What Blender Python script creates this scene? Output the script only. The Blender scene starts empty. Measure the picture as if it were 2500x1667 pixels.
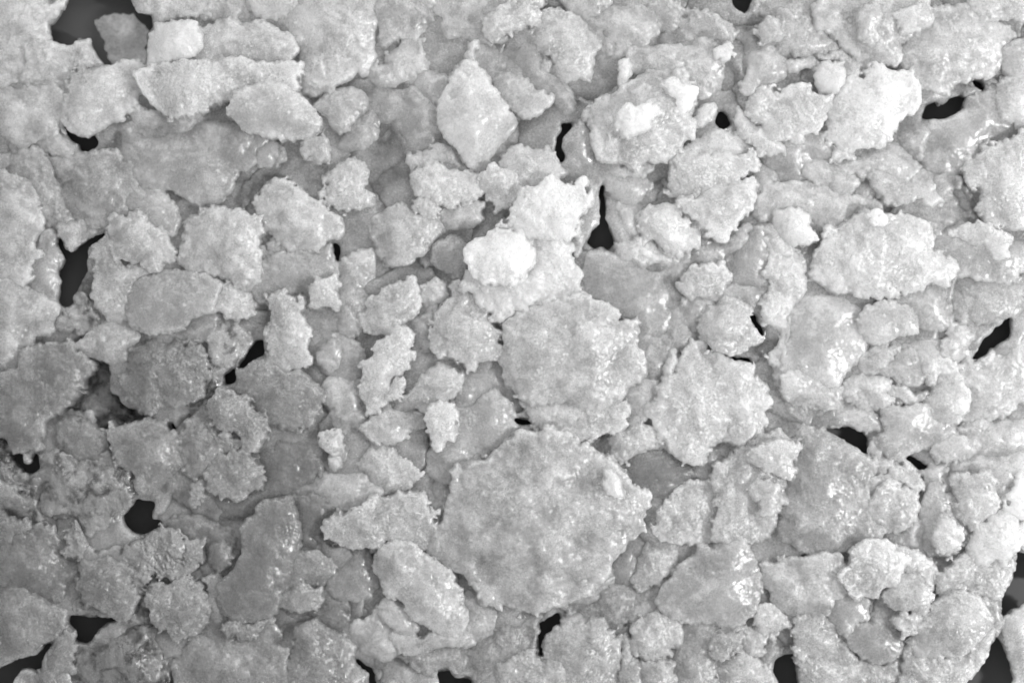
import bpy, math, random
import numpy as np

# ------------------------------------------------------------------ camera, light, exposure
S = 0.0001                      # one photograph pixel (of 2500) is 0.1 mm on the table
W, H = 2500.0, 1667.0
CX, CY = W / 2, H / 2
CAMZ = 7500.0                   # camera height above the dark surface, in the same units

scene = bpy.context.scene
cam_data = bpy.data.cameras.new("camera")
cam = bpy.data.objects.new("camera", cam_data)
scene.collection.objects.link(cam)
cam.location = (0, 0, CAMZ * S)
cam_data.sensor_width = 36
cam_data.lens = 36 * CAMZ / W
cam_data.clip_start = 0.01
cam_data.clip_end = 50
cam_data.dof.use_dof = True
cam_data.dof.focus_distance = (CAMZ - 125) * S
cam_data.dof.aperture_fstop = 3.2
scene.camera = cam

world = bpy.data.worlds.new("World")
scene.world = world
world.use_nodes = True
bg = world.node_tree.nodes["Background"]
bg.inputs[0].default_value = (1, 1, 1, 1)
bg.inputs[1].default_value = 0.69

def area(name, loc, target, sx, sy, power):
    d = bpy.data.lights.new(name, 'AREA')
    d.shape = 'RECTANGLE'; d.size = sx; d.size_y = sy; d.energy = power
    o = bpy.data.objects.new(name, d)
    scene.collection.objects.link(o)
    o.location = loc
    from mathutils import Vector
    o.rotation_euler = (Vector(target) - Vector(loc)).to_track_quat('-Z', 'Y').to_euler()
    return o

area("key_lamp", (0.44, -0.08, 0.34), (0.03, 0.02, 0.0), 0.05, 0.05, 3.3)
area("soft_lamp", (0.02, 0.52, 0.40), (0.0, 0.03, 0.0), 0.45, 0.30, 2.1)

scene.view_settings.view_transform = 'Standard'
scene.view_settings.look = 'None'
scene.view_settings.gamma = 1
scene.view_settings.exposure = 0.0
scene.cycles.use_denoising = True
scene.cycles.use_adaptive_sampling = True
scene.cycles.adaptive_threshold = 0.025
scene.cycles.max_bounces = 7
scene.cycles.diffuse_bounces = 5
scene.cycles.transmission_bounces = 5

CHUNKS = """
A0|2|6|1||-80,-60 270,-60 330,60 440,40 340,150 330,220 290,290 200,340 170,380 190,440 180,540 120,555 0,540 -80,540
A0|2|5|2||170,380 220,310 330,260 440,275 480,270 490,230 560,240 600,300 640,370 660,440 560,500 480,500 430,580 370,590 300,560 180,540
A0|1|6|0|grey ice tongue;pointing up into the large dark gap at upper left|635,150 690,115 830,125 880,170 930,220 900,330 930,430 780,440 740,380 700,330 690,240
A0|3|7|1|pale pointed lump;left of the rough ridge, its tip over a small dark gap|480,480 640,440 760,415 900,400 930,460 890,560 880,660 840,700 740,750 640,810 560,870 530,885 450,810 410,730 420,600 430,580
A0|5|9|1|blazing white block;brightest squarish ice block, on top of the rough ridge at upper left|855,250 880,290 910,240 940,180 1050,150 1250,135 1270,200 1270,370 1190,385 1050,405 930,415 895,340
F|4|7|1||455,60 520,45 600,55 665,80 680,120 665,165 560,155 460,155 440,100
F|4|7|2|rough white ridge;crusty ice ridge running right from under the blazing white block|315,170 340,145 420,145 560,140 690,150 697,200 620,222 560,215 500,242 440,262 380,270 330,230
F|4|7|0||545,215 640,190 700,230 735,270 735,290 690,320 620,312 560,300 520,255
A0|1|4|0|smooth grey apron;broad smooth sheet of ice below the rough white ridge|700,790 840,700 900,740 950,830 960,870 1100,840 1250,810 1400,800 1600,830 1700,900 1640,960 1630,1050 1520,1070 1500,1130 1480,1200 1380,1280 1240,1290 1100,1200 900,1190 830,1080 770,960 720,860
A0|2|5|1||840,690 880,680 960,740 1040,700 1180,700 1340,700 1400,800 1270,820 1120,840 960,870 900,830
A0|1|5|1||-60,560 120,560 300,555 410,590 415,780 340,860 240,900 160,980 60,960 -60,930
A0|2|4|1||240,910 330,870 420,900 510,920 500,960 400,1000 330,970 270,940
A0|1|3|1||390,1000 540,970 680,955 780,1010 860,1100 880,1190 820,1220 830,1340 720,1420 620,1430 540,1360 460,1200 380,1110 330,1030
A0|3|6|1|pale left-edge lump;cut by the left frame edge, right rim beaded with highlights|-80,1080 20,1060 120,1130 210,1160 240,1220 270,1290 270,1380 265,1467 200,1557 265,1627 210,1677 200,1797 130,1837 80,1777 -80,1777
A0|1|3|2||-60,1000 150,970 250,930 330,1000 380,1110 460,1250 520,1340 480,1440 380,1480 300,1440 280,1300 220,1160 100,1060 -60,1070
A0|3|6|0||820,1220 900,1190 1020,1210 1090,1290 1110,1340 1130,1420 1110,1480 1060,1500 1000,1450 860,1370 820,1340
A0|4|6|1|bright-lipped lump;two-lobed ice with a glowing right lip, above shield-shaped lump|700,1430 760,1370 860,1365 1000,1440 1060,1510 1100,1600 1090,1660 1000,1720 900,1700 800,1660 720,1640 690,1580 690,1500
B0|4|7|1|molar-shaped lump;ice widening down to two corners, left of spade-shaped lump|1140,170 1170,80 1210,0 1260,-60 1400,-100 1530,-90 1650,-60 1690,20 1690,50 1650,130 1650,220 1680,300 1640,390 1600,405 1500,370 1420,330 1350,290 1230,290 1160,240
A1|4|7|1|spade-shaped lump;pale ice lump with a pointed right tip and a white glint|60,1300 90,1230 150,1180 180,1130 280,1140 350,1190 400,1260 500,1320 600,1410 590,1460 530,1530 450,1590 380,1600 300,1620 250,1560 190,1500 120,1480 130,1430 60,1370
B1|3|5|1||150,110 210,80 270,130 260,190 200,225 160,190
A1|3|5|2||530,1130 600,1040 660,1010 750,1030 790,1060 770,1180 800,1240 790,1320 700,1330 580,1350 540,1310 500,1250 520,1180
A1|2|6|1|tall veiled lump;hazy ice right of the rough white ridge, bright at its foot|400,-60 550,-60 820,-60 850,100 850,200 800,340 840,390 830,450 760,470 700,440 620,520 560,580 450,600 380,560 330,480 370,380 370,300 290,290 300,210 240,160 320,80
A1|3|7|0|cup-shaped lump;smooth ice lump hanging from the top edge with a bright right rim|10,-60 330,-60 320,60 250,110 190,130 90,110 40,80
A1|1|5|0||330,-50 440,-50 400,60 350,80 310,70
A0|2|5|1||850,-60 1380,-60 1360,40 1270,90 1200,100 1130,80 1040,130 980,150 960,110 880,90
A0|1|4|1||1380,20 1600,-20 1620,90 1480,140 1440,100 1280,90
A1|3|5|2||380,890 440,850 520,880 530,960 520,1020 400,1020 380,960
A1|2|5|1||70,960 160,910 230,930 240,1000 160,1080 80,1060
A1|3|6|0||430,690 540,600 700,560 780,620 785,700 700,740 680,820 600,850 550,800 530,740
A1|1|4|0||690,790 800,720 830,760 840,880 750,950 600,980 580,970 640,870
A1|0|2|1||900,830 960,830 1020,900 1030,1030 1000,1120 960,1180 800,1200 770,1120 820,1000 860,900
A1|1|4|0||830,560 960,590 1080,560 1150,640 1230,700 1240,840 1200,920 1120,960 1030,1000 960,840 900,780 830,700
A1|1|5|2||930,350 1000,260 1100,280 1150,380 1200,480 1080,480 1070,550 970,580 870,570 800,520 840,440 900,430
A1|2|5|2||1070,480 1130,470 1250,480 1280,530 1250,620 1230,690 1170,680 1110,600
A1|6|8|0|white kite-shaped slab;four-cornered frosted slab standing proud at upper centre|1430,400 1470,410 1530,490 1570,560 1640,640 1690,720 1720,780 1700,830 1600,940 1540,1040 1500,1095 1460,1090 1390,1010 1300,900 1240,810 1230,720 1250,630 1310,510 1370,430
A1|3|7|1||1420,270 1475,260 1475,320 1450,410 1415,400 1430,320
A1|1|4|1||820,-60 1060,-60 1200,40 1260,110 1260,180 1150,200 1000,240 860,290 850,100
A1|2|7|0||1060,-50 1210,-50 1190,35 1080,25
A1|2|5|1||1210,-60 1700,-60 1829,-60 1850,60 1830,150 1760,190 1640,240 1560,275 1490,280 1460,230 1300,230 1260,160 1260,110 1200,70
A1|3|5|1|creased top slab;long ice slab slanting down left from the top edge, above the kite|1540,120 1700,20 1830,-60 1900,0 1860,150 1760,190 1640,240 1560,270 1530,200
A1|2|5|0||1460,290 1580,300 1640,360 1680,440 1600,490 1560,560 1500,440 1450,400
A2|3|6|0||0,500 70,460 130,470 200,520 270,560 340,600 390,640 380,680 330,690 300,740 220,750 150,700 100,680 60,620
A2|1|4|0||50,300 250,200 300,320 310,420 410,470 480,560 540,680 480,740 400,640 200,500 100,450
A2|3|6|1|knobbly round lump;left of top centre-right, small knob hanging near its middle|240,180 290,170 320,100 420,80 480,90 590,130 650,200 680,300 670,380 620,490 530,520 460,550 400,450 380,380 310,330 260,290 280,220
A2|3|6|1||300,420 330,390 380,400 380,450 320,460
A2|2|5|1||450,-60 760,-60 700,70 600,100 520,70
A2|1|4|1||570,120 760,60 1020,80 1050,180 1000,300 800,370 690,330 640,190
A2|1|3|2||1000,60 1160,20 1280,50 1450,120 1590,200 1610,270 1500,290 1380,240 1250,250 1100,200 1030,120
A2|2|5|1||870,340 1000,300 1200,310 1360,270 1530,310 1540,400 1500,500 1450,560 1380,620 1290,620 1270,500 1100,460 900,460 850,400
A2|4|8|1||1430,310 1500,290 1540,340 1520,380 1440,390
A2|4|8|1||800,430 860,390 905,420 900,500 850,550 810,540 790,480
A2|4|7|2|bright cauliflower lump;large knobbly ice right of the kite, plateau in its middle|600,700 640,680 760,610 840,560 960,480 1100,455 1220,480 1280,500 1290,600 1280,680 1290,800 1280,880 1200,920 1130,990 1120,1050 1060,1055 1000,1040 960,1080 860,1080 780,1040 700,1050 660,960 630,820 610,760
A2|5|9|1||1100,540 1170,500 1240,560 1290,570 1290,640 1240,700 1180,680 1150,600
A2|5|8|2||810,740 860,680 1000,660 1080,720 1000,800 960,850 860,860 815,820
A2|3|6|2||680,1080 720,1050 800,1040 880,1060 1000,1050 1030,1100 960,1130 880,1140 740,1120 690,1110
A2|1|5|0||680,1130 880,1130 1000,1140 1010,1200 960,1300 880,1310 820,1260 740,1200
A2|4|7|2|crusted twin lump;rough ice lump below right of the bright cauliflower lump|1130,1100 1180,1020 1280,940 1400,980 1560,1000 1680,960 1710,1060 1660,1090 1540,1190 1400,1260 1260,1280 1200,1290 1140,1250
A2|4|7|1|blunt hanging wedge;smooth ice wedge tapering down under the crusted twin lump|1140,1290 1280,1270 1400,1200 1560,1170 1690,1130 1680,1260 1600,1370 1560,1450 1500,1520 1420,1520 1370,1450 1280,1400 1210,1340
A2|3|6|1||1170,1000 1260,920 1330,860 1400,830 1480,850 1600,870 1680,950 1560,1010 1400,1000 1280,960
A2|3|7|1||1340,700 1400,680 1430,740 1420,780 1360,790 1300,820 1290,740
A2|3|7|2|frayed white lump;small bright lump left of the blunt hanging wedge|950,1400 1000,1340 1080,1310 1140,1330 1200,1370 1280,1420 1300,1547 1290,1590 1220,1610 1180,1627 1130,1620 1080,1570 1000,1545 955,1500
A2|1|5|1||800,1320 880,1300 960,1320 1000,1340 940,1420 960,1500 1060,1560 1000,1600 900,1560 860,1480 810,1400
A3|2|5|1||30,560 90,380 180,260 280,370 280,500 240,560 130,560 60,590
A3|1|3|2||80,60 200,-40 430,-40 490,100 510,200 600,250 650,330 520,350 400,350 280,330 140,260 130,200 180,140
A3|2|4|1||130,200 200,130 290,180 280,230 160,270
A3|3|6|1|wide hazy lump;big smooth ice lump at the top right, above the twin white boulders|490,60 560,-60 1180,-60 1250,110 1230,160 1100,220 1040,300 1040,400 960,420 860,430 790,430 700,330 640,260 580,210 510,190 485,110
A3|4|6|0||790,70 830,20 900,30 910,130 870,200 895,260 860,280 790,250 785,150
A3|4|6|1||1020,90 1060,50 1150,10 1200,70 1250,110 1220,160 1130,200 1080,210 1040,160
A3|2|5|1||1250,110 1300,60 1480,60 1540,130 1600,160 1750,220 1690,300 1680,430 1600,480 1400,540 1300,600 1160,530 1060,440 1040,340 1100,220
A3|3|6|1|top-corner lump;pale ice lump cut by the top right corner of the frame|1500,-60 1829,-60 1900,-60 1900,110 1750,120 1600,135 1540,120 1500,60
A3|3|6|0||1680,320 1760,270 1829,250 1900,250 1900,500 1760,500 1700,450 1680,400
A3|3|6|1||1670,560 1700,520 1829,490 1900,480 1900,830 1829,830 1730,770 1680,680 1665,620
A3|4|7|2|white left boulder;left one of two bright boulders side by side at upper right|50,680 90,590 180,570 300,580 420,560 500,600 580,610 590,700 565,800 500,860 440,870 340,880 330,900 260,890 200,860 160,780 80,740 50,710
A3|4|9|1||520,400 640,390 680,440 690,520 650,590 560,600 520,580 530,500
A3|3|6|1||430,370 490,350 530,390 520,460 440,450 320,440 320,400
A3|3|4|2||520,360 600,330 690,340 780,420 790,470 720,500 690,440 640,390
A3|5|8|1|white right boulder;rounder right one of two bright boulders side by side at upper right|700,510 790,480 850,430 920,450 1080,460 1130,530 1150,620 1140,690 1060,780 990,850 940,940 900,955 800,930 700,960 620,960 570,880 565,800 600,720 590,660 680,560
A3|3|6|2||600,960 700,950 760,940 740,1000 660,1020 620,1000
A3|1|3|1||1050,870 1100,800 1180,760 1250,780 1220,900 1180,1010 1100,980 1060,940
A3|2|4|0||1250,770 1400,720 1500,600 1560,570 1660,560 1680,680 1730,770 1780,830 1600,940 1500,1010 1460,1080 1300,1120 1200,1080 1190,980 1240,860
A3|5|6|2|notched right-edge slab;granular ice jutting in from the right frame edge|1450,1090 1480,1020 1600,940 1740,860 1829,830 1900,820 1900,1490 1829,1480 1700,1470 1600,1430 1540,1340 1560,1230 1480,1170
A3|1|5|0||150,870 260,890 440,870 550,870 600,1000 540,1010 450,980 440,1100 430,1170 270,1160 280,1080 200,1060 150,950
A3|2|5|1||440,1040 540,1010 640,1030 760,1000 900,940 1040,930 1080,1000 1180,1080 1100,1150 900,1100 700,1130 600,1180 580,1200 500,1190 450,1130
A3|3|6|0||590,1150 640,1110 740,1120 780,1180 720,1240 660,1240 610,1200
A3|2|5|1||860,1120 960,1100 1120,1130 1200,1080 1400,1100 1450,1200 1380,1250 1270,1260 1240,1300 1200,1290 1160,1250 1100,1290 1040,1310 960,1270 870,1190
A3|2|5|1||170,1200 270,1170 450,1180 600,1200 720,1250 880,1300 900,1350 740,1400 700,1450 600,1560 500,1500 430,1400 320,1330 220,1380 110,1370 150,1280
A3|5|8|1|bright bean-shaped lump;at the upper left of the broad crusty mass|230,1400 260,1350 330,1330 400,1340 430,1400 440,1470 500,1500 460,1550 380,1560 300,1540 250,1470
A3|3|6|1||155,1480 200,1420 240,1460 300,1540 330,1640 200,1630 170,1530
B3|4|7|2|broad crusty mass;largest rough white lump on the right, above the smooth pale panel|560,120 540,60 680,10 760,-60 900,-100 1080,-50 1190,-30 1230,60 1240,160 1380,240 1370,320 1300,380 1220,370 1180,420 1100,415 1000,440 900,460 780,440 600,420 490,330 480,220 510,170
A3|6|8|1||860,1380 900,1345 945,1370 930,1410 870,1410
B3|2|5|0||1240,150 1300,20 1380,0 1420,-20 1560,-40 1700,0 1730,100 1829,130 1810,260 1750,350 1600,350 1450,310 1370,330 1330,240
B3|3|6|1||1380,60 1440,10 1560,-10 1680,40 1730,100 1720,180 1680,190 1590,140 1480,90 1410,80
B3|3|7|2|rough vertical flank;ragged ice edge running down left of the smooth pale panel|160,60 200,190 190,300 210,400 130,540 180,650 250,660 260,800 190,870 240,930 280,1020 340,600 420,420 410,170 330,130 280,150
B3|3|7|0|smooth pale panel;wide nearly featureless ice face below the broad crusty mass|420,450 560,450 720,480 800,520 760,600 820,700 820,800 760,850 700,900 650,1030 600,1040 480,1000 360,960 300,1000 280,900 340,700 340,590
B3|3|6|1||280,960 420,940 560,1010 680,1040 680,1120 650,1170 560,1170 480,1150 400,1110 320,1090 280,1030
B3|4|7|0||760,580 820,520 960,480 1100,520 1160,600 1160,690 1000,700 960,750 910,760 850,740 790,680
B3|2|5|0||1100,420 1200,420 1340,380 1340,560 1370,650 1200,660 1160,600 1100,520 1020,490
B3|1|3|2||1340,400 1500,350 1700,350 1829,340 1900,340 1900,560 1700,620 1560,600 1460,580 1400,620 1340,560
B3|0|2|0||1160,640 1360,660 1370,720 1280,715 1170,700
B3|2|5|2||1360,690 1400,650 1520,630 1630,670 1620,700 1540,770 1500,850 1380,870 1320,820 1320,730
B3|2|5|1||980,740 1100,700 1280,710 1320,760 1330,850 1250,880 1170,850 1130,790 1010,790
B3|3|6|1||750,850 800,800 900,760 1010,790 1000,850 900,910 930,940 860,950 790,930
B3|4|6|0||1000,870 1040,800 1110,780 1150,840 1170,900 1210,960 1140,1020 1060,1010 980,960 900,930 890,910
B3|3|6|1||690,1000 780,960 900,960 980,990 970,1080 1000,1130 920,1190 820,1150 700,1110 680,1060
B3|3|6|2||970,1030 1000,1000 1100,1030 1150,1060 1200,1080 1100,1130 1010,1140 970,1090
B3|4|6|1|egg-shaped lump;small ice near the right edge, fine crystals along its foot|1210,1090 1250,1000 1320,940 1400,970 1460,1060 1440,1180 1400,1210 1390,1280 1320,1270 1250,1250 1200,1180
B3|2|4|2||1440,980 1400,900 1580,850 1700,740 1829,700 1900,700 1900,1080 1829,1080 1780,1130 1700,1180 1560,1250 1440,1210 1460,1070
B3|3|6|2||1160,820 1240,780 1330,850 1370,900 1430,960 1300,940 1240,1000 1160,900
B3|4|6|0|smooth arrowhead lump;pale smooth ice lump below the egg-shaped lump, above a dark slit|920,1190 1020,1140 1110,1150 1200,1140 1210,1210 1250,1260 1380,1290 1400,1340 1280,1380 1200,1420 1120,1430 1100,1470 1060,1500 960,1470 890,1400 900,1350 950,1310
B3|3|5|0||1250,1390 1360,1350 1480,1350 1530,1410 1500,1460 1390,1480 1320,1510 1250,1480
B3|1|4|1||1380,1290 1560,1260 1829,1200 1900,1200 1900,1480 1750,1500 1600,1480 1540,1440 1480,1340
B3|1|4|0||1120,1430 1240,1400 1260,1490 1360,1520 1290,1568 1220,1540 1110,1460
B3|2|5|1||700,1130 860,1180 900,1260 940,1300 820,1310 700,1290 600,1280 560,1180 650,1150
B3|1|3|2||310,1110 430,1110 520,1150 560,1200 560,1290 480,1260 400,1230 330,1170
B3|2|6|2||820,1380 870,1380 900,1440 900,1480 840,1470
B2|5|7|1|great round lump;biggest round ice lump at centre, pale and crusted|90,640 130,590 200,540 290,480 390,500 500,450 600,440 650,480 740,480 810,560 820,600 900,610 920,700 940,800 970,870 950,950 930,1010 860,1030 830,1100 700,1180 560,1160 430,1130 320,1150 200,1110 110,1020 80,930 75,800
B2|4|6|2||190,1100 320,1120 460,1110 700,1150 840,1130 860,1260 780,1300 640,1360 500,1330 350,1310 260,1260 230,1180
B2|2|4|0|smooth grey shelf;flat grey ice shelf below a dark teardrop gap, right of centre|620,440 590,300 600,190 700,170 880,210 1050,240 1130,270 1250,230 1230,320 1120,340 1110,480 1090,540 1150,570 1100,680 1020,770 960,830 920,720 900,600 820,560 740,480
B2|4|6|2|bear-shaped rough lump;wide granular ice right of the great round lump|1010,1100 1060,1060 1030,1030 1100,980 1190,940 1190,870 1210,800 1260,740 1320,760 1370,800 1460,850 1580,870 1660,900 1700,1000 1780,1140 1760,1240 1700,1310 1600,1390 1480,1370 1400,1380 1350,1440 1320,1510 1270,1530 1200,1500 1150,1450 1110,1370 1100,1320 1050,1300 1010,1230 1000,1160
B2|4|5|1|grey pentagon lump;flat-faced ice left of a short dark slit|1310,610 1370,580 1380,510 1440,480 1540,470 1620,530 1680,610 1730,680 1720,730 1600,780 1560,800 1480,810 1400,790 1350,720 1320,660
B2|2|4|1||1210,600 1240,490 1290,450 1390,460 1430,490 1380,530 1370,580 1310,610 1270,670 1220,650
B2|3|5|2||1200,370 1250,340 1260,270 1300,260 1500,260 1520,350 1480,430 1430,480 1350,440 1270,420
B2|2|5|2||770,190 820,120 950,100 1060,140 1150,170 1250,170 1260,230 1130,265 1060,240 1000,250 900,220 830,220
B2|2|5|1||1270,170 1400,110 1500,100 1640,10 1600,120 1520,200 1500,260 1360,280 1290,250
B2|1|4|0||1520,260 1560,160 1720,0 1750,140 1740,280 1770,380 1700,430 1560,400 1500,350
B2|1|4|0||1500,420 1600,400 1740,400 1760,430 1690,560 1650,580 1620,520 1540,470 1440,480
B2|1|3|1||960,830 1100,690 1160,560 1210,520 1200,640 1300,740 1200,800 1190,930 1110,970 1040,1000 940,1000 950,930
B2|2|6|1||1130,800 1165,800 1165,930 1105,970
B2|2|5|1||860,1030 930,1010 1010,990 1040,1020 1000,1100 1000,1200 900,1260 820,1200 840,1120
B2|3|5|2||740,1500 740,1380 790,1290 850,1300 980,1240 1060,1310 1110,1330 1120,1400 1000,1430 920,1460 860,1510 780,1530
C2|1|2|0|dark triangular hollow;smooth dark grey ice right above the huge frosted slab|760,180 900,90 1040,40 1120,60 1180,160 1280,190 1320,230 1200,280 1160,350 1100,400 1000,330 900,280
C2|1|3|1||1330,120 1400,50 1500,40 1560,60 1440,150 1410,280 1330,260 1290,190
C2|2|3|1||1010,330 1090,390 1100,500 1030,600 980,690 920,680 970,580 1000,450
F|6|6|1|huge frosted slab;largest ice slab of the pile, spread below the great round lump|1040,1075 1080,1060 1160,1030 1200,990 1290,985 1370,1040 1400,1060 1440,1095 1485,1130 1485,1175 1460,1230 1420,1275 1375,1330 1350,1365 1290,1390 1210,1407 1150,1390 1110,1380 1060,1310 1010,1280 1000,1240 1020,1180 1035,1130
C1|5|7|0||1150,700 1230,600 1290,720 1450,780 1520,900 1640,1100 1560,1060 1440,950 1380,850 1310,850 1200,750
C2|7|7|0||730,290 740,200 810,260 830,370 750,380
C1|5|5|2|thumb-shaped tongue;rough grey ice tongue pointing left, left of the huge frosted slab|475,620 490,550 540,490 620,480 680,450 780,420 850,400 960,350 1010,370 1100,345 1180,390 1190,480 1210,560 1200,650 1130,700 1080,670 960,640 900,640 860,720 760,690 720,705 620,680 550,670 490,650
C1|5|7|1|boot-shaped lump;glossy pale ice lump below the thumb-shaped tongue|840,700 920,680 930,630 990,660 1110,690 1130,750 1230,790 1310,860 1360,960 1370,1060 1395,1160 1380,1220 1300,1265 1210,1250 1140,1190 1060,1140 990,1040 930,1000 890,960 850,900 830,800
C1|4|7|0||860,1060 910,1010 1000,1090 1060,1150 1100,1200 1070,1250 1000,1260 920,1200 880,1130
C1|2|3|0||630,740 690,690 750,710 800,800 840,870 830,950 770,960 800,1000 700,1040 630,1020 560,970 530,920 560,860 600,830
C1|2|4|1||1360,1000 1440,970 1560,1060 1640,1160 1560,1250 1480,1280 1300,1320 1110,1380 1000,1380 930,1220 1000,1270 1200,1260 1380,1220
C0|5|6|0|leaning pillar slab;tall tapering ice slab at lower left, smooth face and sharp right ridge|1550,570 1620,500 1680,410 1760,390 1850,390 1880,440 1890,540 1910,660 1900,740 1870,850 1850,960 1780,1060 1730,1150 1600,1165 1500,1165 1440,1110 1400,1030 1450,900 1520,810 1560,720 1555,640
C1|3|5|1||290,740 400,730 470,730 560,790 580,850 520,920 440,940 340,960 270,970 270,860
C1|4|5|2||250,990 340,955 440,950 480,980 470,1050 400,1090 320,1080 210,1070
C1|1|3|0||300,400 400,370 560,400 640,460 520,500 480,560 470,650 560,720 470,720 310,730 310,640 290,500
C1|1|4|1||120,370 300,310 500,230 660,180 750,220 780,290 860,310 870,370 740,430 620,440 420,380 280,370
C1|3|5|2||720,160 780,90 870,90 920,60 1000,130 1080,190 1130,210 1080,260 1000,330 900,360 860,300 790,290 760,220
C1|2|4|2||560,80 650,60 720,100 720,170 640,230 560,180
B1|3|5|0||1160,1220 1210,1150 1330,1130 1370,1170 1470,1140 1520,1080 1600,1050 1690,1150 1720,1240 1740,1360 1600,1410 1500,1480 1420,1568 1300,1640 1230,1640 1170,1568 1160,1440 1200,1400 1170,1300
B1|5|7|2|small crusty clump;narrow rough ice clump between the great round lump and the slanted spindle|1150,1240 1190,1170 1260,1120 1330,1120 1320,1220 1330,1370 1250,1420 1200,1380 1170,1310
C1|2|4|0||1200,370 1240,260 1300,290 1290,380 1260,460 1210,460
B1|5|7|1|pale tooth-shaped lump;bright ice lump wedged left of the great round lump|1340,360 1380,400 1440,450 1540,520 1560,620 1610,690 1620,830 1540,880 1470,920 1410,945 1380,890 1350,850 1220,810 1180,740 1180,640 1230,560 1290,470
F|7|8|2|dazzling crown crust;brightest spiky crust at centre, on top of the central white stack|1155,500 1200,440 1230,420 1280,410 1310,425 1350,410 1355,445 1335,480 1330,520 1310,545 1260,540 1190,540 1150,515
F|7|8|1|glowing round lobe;bright rounded ice lobe at the left of the central white stack|1065,600 1085,555 1130,530 1190,525 1220,570 1215,620 1180,650 1130,655 1080,635
F|6|8|2|white stack body;bright crusty ice body between the crown crust and great round lump|1190,530 1260,520 1315,535 1315,600 1335,640 1330,680 1270,690 1210,700 1160,740 1130,735 1120,705 1060,660 1070,625 1140,635 1180,600
A1|4|7|2||1480,1130 1540,1080 1640,1060 1720,1110 1780,1210 1740,1290 1640,1350 1560,1310 1510,1230
A2|3|6|1||60,1050 100,980 180,960 290,950 380,960 440,1050 480,1110 440,1170 360,1200 270,1190 220,1210 120,1140
A1|3|6|2|speckled low lump;flat speckled ice lump under the tip of the kite|1060,1180 1060,1090 1140,1050 1260,1050 1400,1110 1480,1130 1510,1240 1420,1290 1280,1330 1230,1300 1180,1260 1100,1250
A1|4|6|2||1080,1290 1130,1250 1230,1300 1260,1350 1130,1365 1080,1330
A1|2|5|1||1040,1030 1140,960 1230,900 1320,950 1390,1010 1420,1100 1260,1040 1140,1050 1060,1100
A1|2|4|1||1230,1390 1280,1330 1420,1280 1530,1300 1480,1420 1340,1470 1240,1430
A1|3|5|1|grey hand-sized lump;ice with a frosty spot, left of the glowing round lobe|830,1400 900,1340 1000,1300 1080,1350 1230,1380 1260,1450 1220,1510 1180,1577 1100,1657 1000,1687 900,1687 850,1600 825,1500
B1|3|5|0||1200,140 1260,100 1340,80 1400,110 1400,250 1380,340 1300,300 1220,270 1190,220
B1|2|4|1||600,240 700,180 790,180 800,330 790,480 750,560 730,640 690,700 620,680 600,500
B1|4|6|1|leaf-shaped lump;smooth ice lump like a leaf pointing down left, above the slanted spindle|735,600 770,550 800,450 900,400 1000,370 1060,340 1100,400 1130,480 1110,540 1040,600 940,680 890,695 800,670 740,640
B1|5|7|2|slanted rough spindle;long granular ice piece leaning down left near centre|760,900 820,800 900,700 1000,650 1060,700 1060,790 1070,870 1040,920 960,960 920,1050 880,1120 850,1190 790,1195 740,1130 735,1010 760,960
B1|4|6|2||880,1120 930,1000 990,980 980,1070 920,1130
B1|5|6|2|upright gritty post;straight-sided granular ice post left of centre|150,430 300,430 370,500 360,560 395,640 380,780 370,880 300,930 230,930 160,850 150,700
B1|2|4|0||40,400 120,230 300,180 560,130 600,330 580,540 420,520 380,400 300,430 150,490 80,470
B1|3|4|2||400,390 440,330 580,330 580,540 430,520
B1|4|5|1|wide grey fan;broad fan-shaped ice lump at the foot of the upright gritty post|0,880 60,840 130,790 180,870 250,940 350,930 420,980 490,1080 480,1160 420,1250 350,1300 250,1270 180,1290 120,1220 80,1150 0,1130 -60,1040 -90,960
B0|5|6|2|rounded scaly lump;light-rimmed ice at the lower left of wide grey fan|1340,1140 1370,1080 1440,1060 1540,1060 1640,1150 1700,1230 1690,1340 1620,1440 1560,1440 1490,1350 1400,1300 1350,1220
B1|1|4|0||380,650 460,580 590,560 620,700 740,780 750,900 700,1000 600,980 500,920 430,800 390,780
B1|2|4|0||470,840 560,750 590,790 570,880 530,910
B1|2|4|1||490,1080 580,960 740,950 740,1130 800,1200 740,1300 600,1310 540,1200
B1|3|5|1||740,1290 780,1220 1000,1180 1120,1190 1150,1260 1060,1340 960,1380 880,1400 800,1350
B1|3|5|1||980,1140 1060,1040 1120,950 1250,900 1380,960 1340,1100 1230,1160 1150,1200 1080,1180 990,1190
B1|1|4|0||1360,960 1480,920 1600,860 1660,980 1740,1090 1600,1050 1500,1090 1450,1150 1350,1160 1340,1080
B1|3|4|2||1110,380 1200,350 1250,370 1290,460 1220,560 1180,520 1130,500
B1|2|4|2||1080,620 1200,480 1230,540 1180,640 1180,760 1100,780 1060,700
B1|4|6|2||480,1360 560,1310 610,1350 610,1430 540,1450 490,1420
B0|3|4|1|grey cracked-edge lump;ice right of the dark upright gap on the left|590,130 640,90 700,60 690,150 750,230 860,270 1000,290 900,330 850,370 820,480 830,590 700,600 640,540 590,490 620,400 600,260
B0|4|5|0|shield-shaped lump;broad smooth grey ice lump below the bright-lipped lump|850,400 900,340 1050,290 1200,290 1340,330 1420,370 1390,470 1350,540 1240,600 1150,670 1040,690 900,670 830,640 820,500
B0|3|5|2||1420,390 1450,350 1560,400 1630,420 1650,500 1620,570 1500,600 1360,560 1400,470
B0|2|4|0||900,680 1050,690 1200,640 1300,560 1390,570 1340,700 1260,740 1060,760 930,730
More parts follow.
